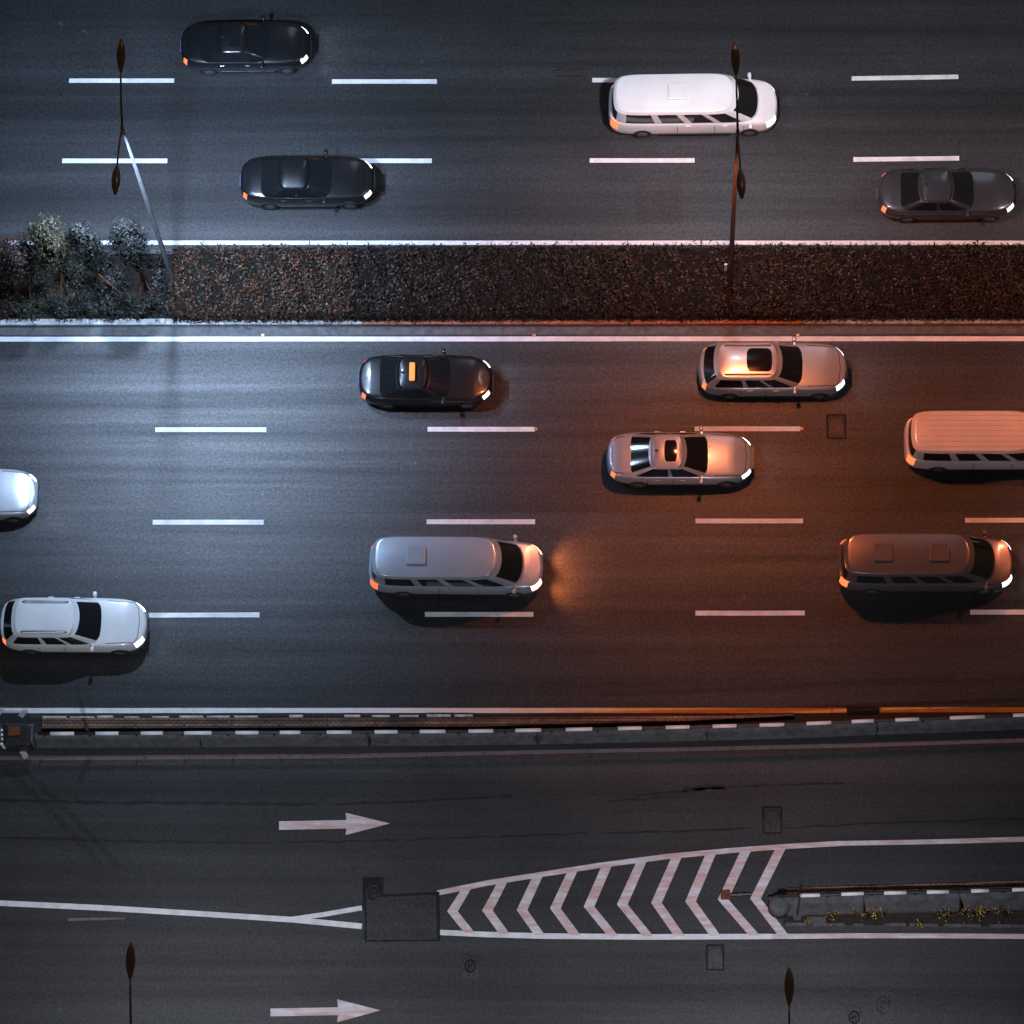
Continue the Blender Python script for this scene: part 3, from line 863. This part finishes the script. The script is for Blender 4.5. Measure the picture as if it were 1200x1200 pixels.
# ------------------------------------------------------------------ vehicles
def outline(L, Wd, nexp, bulge_f, bulge_r):
    """closed plan outline, anticlockwise from the nose; returns points and a sector code per point"""
    pts, code = [], []
    def sx(y): return (1 - abs(y) ** nexp) ** (1 / nexp)
    ys = np.linspace(-.82, .82, 13)
    for y in ys: pts.append((sx(y), y)); code.append('F')
    for t in (40, 45, 50):
        c, s = math.cos(R(t)), math.sin(R(t)); pts.append((c ** (2 / nexp), s ** (2 / nexp))); code.append('C')
    for x in np.linspace(.82, -.82, 17): pts.append((x, sx(x))); code.append('L')
    for t in (50, 45, 40):
        c, s = math.cos(R(t)), math.sin(R(t)); pts.append((-c ** (2 / nexp), s ** (2 / nexp))); code.append('C')
    for y in ys[::-1]: pts.append((-sx(y), y)); code.append('R')
    for t in (40, 45, 50):
        c, s = math.cos(R(t)), math.sin(R(t)); pts.append((-c ** (2 / nexp), -s ** (2 / nexp))); code.append('C')
    for x in np.linspace(-.82, .82, 17): pts.append((x, -sx(x))); code.append('S')
    for t in (50, 45, 40):
        c, s = math.cos(R(t)), math.sin(R(t)); pts.append((c ** (2 / nexp), -s ** (2 / nexp))); code.append('C')
    out = []
    for (x, y), c in zip(pts, code):
        b = (bulge_f if x > 0 else bulge_r) * (y * y) * abs(x) ** 3
        out.append((x * L / 2 - math.copysign(b, x), y * Wd / 2))
    return out, code

def grid_fill(bm, v, zf):
    """close a 72-point outline with a smooth grid of faces"""
    rows = [[v[k] for k in range(12, -1, -1)]]
    for i in range(1, 24):
        a, b = v[12 + i], v[72 - i]
        row = [a]
        for j in range(1, 12):
            q = a.co.lerp(b.co, j / 12)
            row.append(bm.verts.new((q.x, q.y, zf(q.x, q.y))))
        rows.append(row + [b])
    rows.append([v[k] for k in range(36, 49)])
    for r0, r1 in zip(rows, rows[1:]):
        for j in range(12):
            bm.faces.new((r0[j], r1[j], r1[j + 1], r0[j + 1]))

def car(name, cat, spec, px, py, rz, label, group):
    L, Wd = spec['L'], spec['W']
    b = at(px, py)
    root = empty(name, (b.x, b.y, 0), rz)
    tag(root, label, cat, group)
    pm = spec['paint']
    sh = spec['shoulder']
    def zs(x): return float(np.interp(x / L, [a for a, _ in sh], [c for _, c in sh]))
    base, code = outline(L, Wd, spec.get('n', 5.5), spec.get('bf', .28), spec.get('br', .16))
    N = len(base)
    body = bmesh.new(); head = bmesh.new(); tail = bmesh.new(); bump = bmesh.new()
    fin = spec['paint']
    rings = []
    lev = [(.22, .955, None), (.40, .995, None), (.60, 1.0, None), (None, .975, -.10), (None, .945, 0.0), (None, .87, 9)]
    for z, s, dz in lev:
        ring = []
        for (x, y) in base:
            zz = z if z is not None else zs(x * s) + dz
            ins = (1 - s)
            xx = x - math.copysign(min(abs(x), ins * Wd * .55), x) if s > .5 else x * s
            yy = y - math.copysign(min(abs(y), ins * Wd * .55), y) if s > .5 else y * s
            if s <= .6:
                xx = x * (s + .25 * (1 - s)) if s > .1 else x * .25
                yy = y * s
                zz = zs(xx) + dz
            if dz == 9: zz = zs(xx) + .012 + .085 * (1 - (2 * yy / Wd) ** 2) * (1 - (2 * xx / L) ** 6)
            ring.append(Vector((xx, yy, zz)))
        rings.append(ring)
    def put(bm, cache, i, k):
        key = (i, k)
        if key not in cache: cache[key] = bm.verts.new(rings[i][k])
        return cache[key]
    caches = {id(q): {} for q in (body, head, tail, bump)}
    lo, hi = spec.get('lamp_span', (.54, 1.0))
    for i in range(len(rings) - 1):
        for k in range(N):
            k2 = (k + 1) % N
            xm = (base[k][0] + base[k2][0]) / L; ym = abs(base[k][1] + base[k2][1]) / Wd
            tgt = body
            if i in (2, 3) and ym > lo and xm > .86: tgt = head
            elif i in spec.get('tail_rows', (2, 3)) and ym > lo + .08 and xm < -.9: tgt = tail
            elif i in (0, 1) and abs(xm) > .93: tgt = bump
            c = caches[id(tgt)]
            try: tgt.faces.new((put(tgt, c, i, k), put(tgt, c, i, k2), put(tgt, c, i + 1, k2), put(tgt, c, i + 1, k)))
            except ValueError: pass
    cb = caches[id(body)]
    grid_fill(body, [put(body, cb, len(rings) - 1, k) for k in range(N)], lambda x, y: zs(x) + .012 + .085 * (1 - (2 * y / Wd) ** 2) * (1 - (2 * x / L) ** 6))
    bvh = BVHTree.FromBMesh(body)
    def top(x, y, d=0.0):
        h = bvh.ray_cast(Vector((x, y, 4)), Vector((0, 0, -1)))
        return Vector((x, y, (h[0].z if h[0] else zs(x)) + d))
    bo = obj('body', body, pm, root, True)
    # lamps: one mesh per lamp
    def halves(name_, bm, mat):
        for s in (-1, 1):
            q = bm.copy()
            bmesh.ops.delete(q, geom=[f for f in q.faces if f.calc_center_median().y * s < 0], context='FACES')
            if q.faces: obj(name_, q, mat, root, True)
        bm.free()
    halves('headlight', head, spec['head'])
    halves('tail_light', tail, spec['tail'])
    for s in (-1, 1):
        q = bump.copy()
        bmesh.ops.delete(q, geom=[f for f in q.faces if f.calc_center_median().x * s < 0], context='FACES')
        if q.faces: obj('bumper', q, pm, root, True)
    bump.free()
    # cabin
    cab = spec['cabin']      # (z, x_front, x_rear, half-width) per level
    crings = []
    for (z, xf, xr, hw) in cab:
        o2, ccode = outline(xf - xr, hw * 2, 7.0, .12 + .25 * (xf - xr) / L * .5, .1)
        xm = (xf + xr) / 2
        crings.append([Vector((x + xm, y, z)) for x, y in o2])
    zr = cab[-1][0]
    (z, xf, xr, hw) = cab[-1]
    for s in (.975, .94):
        o2, _ = outline((xf - xr) * s, hw * 2 * s, 7.0, .1 * s, .08 * s)
        crings.append([Vector((x + (xf + xr) / 2, y, zr + .012 + .075 * (1 - (y / hw) ** 2) * (1 - abs(2 * x / (xf - xr)) ** 4))) for x, y in o2])
    pil = bmesh.new(); roof = bmesh.new(); ws = bmesh.new(); rw = bmesh.new()
    side_w = {}
    bms = {}
    splits = spec.get('side_split', [0, 8, 16])
    nC = len(code)
    for i in range(len(crings) - 1):
        for k in range(nC):
            k2 = (k + 1) % nC
            cpair = (code[k], code[k2])
            if i == 0: tgt = pil
            elif i == 1:
                if cpair == ('F', 'F'): tgt = ws
                elif cpair == ('R', 'R'): tgt = rw if spec.get('rear_glass', True) else pil
                elif cpair in (('L', 'L'), ('S', 'S')):
                    j = k - (code.index('L') if code[k] == 'L' else code.index('S'))
                    if code[k] == 'S': j = 15 - j
                    tgt = pil
                    for a, e in zip(splits, splits[1:]):
                        if a <= j < e - (1 if e < 16 else 0):
                            tgt = side_w.setdefault((code[k], a), bmesh.new())
                    if spec.get('blind_from') is not None and j >= spec['blind_from']: tgt = pil
                else: tgt = pil
            else: tgt = roof
            c = bms.setdefault(id(tgt), {})
            vs = []
            for (ii, kk) in ((i, k), (i, k2), (i + 1, k2), (i + 1, k)):
                if (ii, kk) not in c: c[(ii, kk)] = tgt.verts.new(crings[ii][kk])
                vs.append(c[(ii, kk)])
            try: tgt.faces.new(vs)
            except ValueError: pass
    c = bms[id(roof)]
    grid_fill(roof, [c[(len(crings) - 1, k)] for k in range(nC)], lambda x, y: zr + .012 + .075 * (1 - (y / hw) ** 2) * (1 - abs(2 * (x - (xf + xr) / 2) / (xf - xr)) ** 4))
    rbvh = BVHTree.FromBMesh(roof)
    def rtop(x, y, d=0.0):
        h = rbvh.ray_cast(Vector((x, y, 6)), Vector((0, 0, -1)))
        return Vector((x, y, (h[0].z if h[0] else zr) + d))
    obj('pillars', pil, spec.get('pillar', pm), root, True)
    obj('roof', roof, spec.get('roof_paint', pm), root, True)
    obj('windscreen', ws, MA['glass'], root, True)
    if rw.faces: obj('rear_window', rw, MA['glass'], root, True)
    else: rw.free()
    for q in side_w.values():
        if q.faces: obj('side_window', q, MA['glass'], root, True)
        else: q.free()
    # seams and small fittings laid on the real surface
    def ribbon(name_, pts, w, fn, mat, d=.006, closed=False):
        bm = bmesh.new(); A = []; B = []
        pp = pts + [pts[0]] if closed else pts
        P2 = []
        for (a, e) in zip(pp, pp[1:]):
            for t in range(6): P2.append((a[0] + (e[0] - a[0]) * t / 6, a[1] + (e[1] - a[1]) * t / 6))
        P2.append(pp[-1])
        for i, p in enumerate(P2):
            a = P2[max(i - 1, 0)]; e = P2[min(i + 1, len(P2) - 1)]
            dx, dy = e[0] - a[0], e[1] - a[1]; l = math.hypot(dx, dy) or 1
            nx, ny = -dy / l * w / 2, dx / l * w / 2
            A.append(bm.verts.new(fn(p[0] + nx, p[1] + ny, d))); B.append(bm.verts.new(fn(p[0] - nx, p[1] - ny, d)))
        for i in range(len(P2) - 1): bm.faces.new((A[i], A[i + 1], B[i + 1], B[i]))
        return obj(name_, bm, mat, root)
    xw = cab[0][1]; xt = cab[0][2]
    xf0 = L / 2 - .32
    if xf0 - xw > .35:
        ribbon('bonnet_seam', [(xw + .05, -Wd * .42), (xf0 - .12, -Wd * .39), (xf0, -Wd * .28), (xf0 + .05, 0), (xf0, Wd * .28), (xf0 - .12, Wd * .39), (xw + .05, Wd * .42)], .022, top, MA['trim'])
    xr0 = -L / 2 + .2
    if xt - xr0 > .3:
        ribbon('boot_seam', [(xt - .04, -Wd * .38), (xr0, -Wd * .34), (xr0, Wd * .34), (xt - .04, Wd * .38)], .022, top, MA['trim'])
    for s in (-1, 1):
        w_ = ribbon('wiper', [(xw - .02, s * .1 - .25), (xw - .12, s * .1 + .25)], .03, lambda x, y, d: Vector((x, y, cab[0][0] + .06 + (xw - x) * .55)), MA['trim'])
    if spec.get('sunroof'):
        sl_ = min(.95, (xf - xr) * .42); xm = xf - .22 - sl_ / 2
        bm = bmesh.new()
        o2, _ = outline(sl_, hw * 1.3, 6.0, .04, .03)
        grid_fill(bm, [bm.verts.new(rtop(xm + x, y, .007)) for x, y in o2], lambda x, y: rtop(x, y, .007).z)
        obj('sunroof', bm, MA['glass'], root, True)
    if spec.get('rack'):
        for s in (-1, 1):
            bm = bmesh.new(); tube(bm, [rtop(xf - .25, s * (hw - .13), .02), rtop(xf - .4, s * (hw - .13), .07), rtop(xr + .4, s * (hw - .13), .07), rtop(xr + .25, s * (hw - .13), .02)], .022, 8)
            obj('roof_rail', bm, MA['steel'], root, True)
    if spec.get('vent'):
        for xv in spec['vent']:
            q = rtop(xv, 0)
            bm = bmesh.new(); box(bm, q.x - .35, q.x + .35, q.y - .32, q.y + .32, q.z - .03, q.z + .09, .03)
            obj('roof_vent', bm, spec.get('vent_mat', pm), root)
    if spec.get('taxi'):
        q = rtop(xf - .55, 0)
        bm = bmesh.new(); box(bm, q.x - .1, q.x + .1, q.y - .34, q.y + .34, q.z - .01, q.z + .15, .03)
        obj('roof_sign', bm, MA['taxi_sign'], root)
    if spec.get('ribs'):
        for j in range(-3, 4):
            y = j * hw * .26
            ribbon('roof_rib', [(xf - .3, y), (xr + .2, y)], .035, rtop, spec.get('roof_paint', pm), .016)
    bm = bmesh.new()
    for k in range(5): box(bm, L / 2 - .03, L / 2 + .004, -.42, .42, .56 + k * .035, .575 + k * .035)
    obj('grille', bm, MA['trim'], root)
    if not spec.get('rack') and spec.get('n', 5.5) < 7:
        q = rtop(xr + .18, 0); bm = bmesh.new(); tube(bm, [q, q + Vector((-.1, 0, .07))], [.05, .012], 8); obj('aerial', bm, MA['trim'], root)
    for s in (-1, 1):
        bm = bmesh.new(); box(bm, -L * .2, L * .22, s * (Wd / 2 - .012) - .02, s * (Wd / 2 - .012) + .02, .22, .36, .01); obj('sill', bm, MA['trim'], root)
        mx = xw - .42; mz = zs(mx) - .02; bm = bmesh.new()
        ya, yb = sorted((s * (Wd / 2 - .02), s * (Wd / 2 + .17)))
        box(bm, mx - .07, mx + .07, ya, yb, mz, mz + .14, .04)
        ya, yb = sorted((s * (Wd / 2 - .16), s * (Wd / 2 + .02)))
        box(bm, mx - .03, mx + .06, ya, yb, mz + .01, mz + .06, .015)
        obj('side_mirror', bm, pm, root, True)
        for xh in spec.get('handles', (.1, -.85)):
            bm = bmesh.new(); box(bm, xh - .1, xh + .1, s * (Wd / 2 - .02) - .02, s * (Wd / 2 - .02) + .035, zs(xh) - .16, zs(xh) - .11, .012)
            obj('door_handle', bm, pm, root)
        for xd in spec.get('seams', (.75, -.28, -1.2)):
            bm = bmesh.new(); box(bm, xd - .01, xd + .01, s * (Wd / 2 + .003) - .004, s * (Wd / 2 + .003) + .004, .35, zs(xd) - .13)
            obj('door_seam', bm, MA['trim'], root)
        for xx in spec['axles']:
            bm = bmesh.new()
            prof = [(.2, 0), (.3, .0), (.335, .02), (.345, .06), (.345, .16), (.335, .2), (.3, .22), (.2, .22)]
            rr = []
            for r_, w in prof:
                rr.append([bm.verts.new((xx + math.cos(2 * math.pi * k / 28) * r_, s * (Wd / 2 + .014 - w), .345 + math.sin(2 * math.pi * k / 28) * r_)) for k in range(28)])
            for a, e in zip(rr, rr[1:] + rr[:1]):
                for k in range(28): bm.faces.new((a[k], a[(k + 1) % 28], e[(k + 1) % 28], e[k]))
            wh = obj('wheel', bm, MA['tyre'], root, True)
            bm = bmesh.new()
            c0 = bm.verts.new((xx, s * (Wd / 2 - .01), .345))
            rg = [bm.verts.new((xx + math.cos(2 * math.pi * k / 20) * (.2 if k % 4 else .19), s * (Wd / 2 + (.004 if k % 2 else -.02)), .345 + math.sin(2 * math.pi * k / 20) * .2)) for k in range(20)]
            for k in range(20): bm.faces.new((c0, rg[k], rg[(k + 1) % 20]))
            obj('rim', bm, MA['rim'], wh)
    bm = bmesh.new(); box(bm, -L / 2 - .012, -L / 2 + .012, -.22, .22, .52, .66, .004); obj('number_plate', bm, MA['plate'], root)
    bm = bmesh.new(); box(bm, L / 2 - .012, L / 2 + .012, -.22, .22, .4, .54, .004); obj('number_plate', bm, MA['plate'], root)
    if True:
        c, e = spec.get('beam', ((.85, .9, 1.0), 22))
        for s in (-1, 1):
            ld = bpy.data.lights.new('headlight_beam', 'SPOT'); ld.energy = e; ld.color = c
            ld.spot_size = R(115); ld.spot_blend = 1.0; ld.shadow_soft_size = .1
            lo_ = bpy.data.objects.new('headlight_beam', ld)
            lo_.location = (L / 2 - .02, s * Wd * .3, .74); lo_.rotation_euler = (0, R(-72), 0)
            col.objects.link(lo_); lo_.parent = root
    return root

def sedan(paint, L=5.0, Wd=1.86, head='head_cool', tail='tail', **k):
    s = dict(L=L, W=Wd, paint=paint, head=MA[head], tail=MA[tail],
             shoulder=[(-.5, .88), (-.42, .96), (-.3, .98), (.1, .95), (.2, .93), (.36, .86), (.46, .76), (.5, .66)],
             cabin=[(.9, L * .22, -L * .375, Wd * .455), (1.0, L * .2, -L * .36, Wd * .45), (1.36, L * .045, -L * .215, Wd * .36), (1.42, L * .02, -L * .19, Wd * .335)],
             axles=(L * .31, -L * .285))
    s.update(k); return s
def suv(paint, L=5.0, Wd=1.93, head='head_cool', tail='tail', **k):
    s = dict(L=L, W=Wd, paint=paint, head=MA[head], tail=MA[tail], n=6,
             shoulder=[(-.5, 1.0), (-.42, 1.08), (.1, 1.06), (.2, 1.05), (.36, 1.0), (.46, .9), (.5, .8)],
             cabin=[(1.0, L * .22, -L * .47, Wd * .46), (1.12, L * .205, -L * .465, Wd * .455), (1.58, L * .06, -L * .4, Wd * .39), (1.66, L * .03, -L * .375, Wd * .365)],
             axles=(L * .31, -L * .29), side_split=[0, 5, 10, 16], mz=1.1)
    s.update(k); return s
def van(paint, L=5.9, Wd=1.95, head='head_cool', tail='tail', **k):
    s = dict(L=L, W=Wd, paint=paint, head=MA[head], tail=MA[tail], n=7, bf=.2, br=.06,
             shoulder=[(-.5, 1.15), (-.1, 1.15), (.3, 1.12), (.4, 1.02), (.47, .92), (.5, .84)],
             cabin=[(1.0, L * .4, -L * .485, Wd * .47), (1.2, L * .38, -L * .483, Wd * .465), (1.82, L * .265, -L * .47, Wd * .43), (1.95, L * .235, -L * .455, Wd * .4)],
             axles=(L * .33, -L * .3), side_split=[0, 4, 8, 12, 16], mz=1.2, handles=(1.2, -.2), seams=(1.9, .8, -.6))
    s.update(k); return s

PB = car_paint('black_car_paint', (.012, .012, .014))
PG = car_paint('dark_grey_car_paint', (.06, .063, .07), .3, .5)
PS = car_paint('silver_car_paint', (.5, .52, .55), .32, .4)
PSB = car_paint('blue_silver_car_paint', (.44, .5, .58), .32, .4)
PW = car_paint('white_car_paint', (.78, .79, .8), .3, 0)
PW2 = car_paint('cream_car_paint', (.72, .68, .69), .3, 0)
PBR = car_paint('bronze_car_paint', (.2, .16, .15), .3, .5)
g = 'vehicles driving along the road'
car('parked_car' if False else 'sedan_car', 'car', sedan(PB, 5.0, head='head_cool', tail='tail', sunroof=True), 290, 62, R(.6), 'black sedan with a sunroof in the farthest lane, right of the left lamp head', g)
car('sedan_car', 'car', sedan(PB, 5.1, sunroof=False), 362, 219, R(.2), 'black sedan without a sunroof in the lane just above the median', g)
car('passenger_van', 'van', van(PW, 6.4, 1.95, head='head_dim', vent=(-.6,), ribs=False), 812, 133, R(.6), 'white van passing behind the right lamp pole, above the median', g)
car('sedan_car', 'car', sedan(PG, 5.2, 1.88), 1108, 234, R(.3), 'dark grey sedan at the right edge above the median, tail lights glowing orange', g)
car('taxi_car', 'car', sedan(PB, 5.0, taxi=True), 500, 452, 0, 'black taxi with a glowing orange roof sign below the hedge', g)
car('estate_car', 'car', suv(PS, 5.5, 1.92, rack=True, sunroof=True), 905, 440, 0, 'silver estate car with roof rails beneath the right lamp pole, nearest the hedge', g)
car('sedan_car', 'car', sedan(PSB, 5.4, 1.9, sunroof=True), 797, 543, 0, 'blue-silver sedan in the middle of the road, left of the manhole cover', g)
car('passenger_van', 'van', van(PW2, 6.2, 1.93, ribs=True), 1157, 525, 0, 'cream white van at the right edge, right of the manhole cover', g)
car('sedan_car', 'car', sedan(PS, 5.0, 1.88), -30, 585, 0, 'silver sedan cut off by the left edge, only its nose in view', g)
car('passenger_van', 'van', van(PSB, 6.4, 1.9, head='head_warm', tail='tail_dim', beam=((1.0, .24, .06), 420), vent=(-1.4,)), 536, 671, R(-.5), 'blue-silver van throwing an orange headlight glow onto the road', g)
car('estate_car', 'car', suv(PW, 5.4, 1.93, rack=True), 90, 738, R(-.4), 'white estate car with roof rails at the left edge, in the lowest main lane', g)
car('passenger_van', 'van', van(PBR, 6.4, 1.92, vent=(.4, -1.6)), 1083, 667, 0, 'dark bronze van at the right edge in the lower lanes', g)

# ------------------------------------------------------------------ sky, moonlight, camera
w = bpy.data.worlds.new('World'); sc.world = w; w.use_nodes = True
nt = w.node_tree
sky = nt.nodes.new('ShaderNodeTexSky'); sky.sky_type = 'NISHITA'; sky.sun_disc = False
SE, SR = R(2), R(20)
sky.sun_elevation = SE; sky.sun_rotation = SR
nt.links.new(sky.outputs[0], nt.nodes['Background'].inputs['Color'])
nt.nodes['Background'].inputs['Strength'].default_value = .028
sd = bpy.data.lights.new('moon', 'SUN'); sd.energy = .07; sd.angle = R(12); sd.color = (.72, .84, 1.0)
so = bpy.data.objects.new('moon', sd); so.rotation_euler = (R(-38), 0, R(-20)); col.objects.link(so)

cd = bpy.data.cameras.new('camera'); cd.sensor_width = 36; cd.lens = 36 * F / W; cd.clip_start = 1; cd.clip_end = 3000
co = bpy.data.objects.new('camera', cd); col.objects.link(co)
co.matrix_world = Matrix.Translation(CAM) @ CW.to_4x4()
sc.camera = co
sc.view_settings.view_transform = 'Standard'; sc.view_settings.look = 'None'
sc.view_settings.exposure = 0; sc.view_settings.gamma = 1
sc.render.resolution_x = sc.render.resolution_y = 1024
sc.render.engine = 'CYCLES'
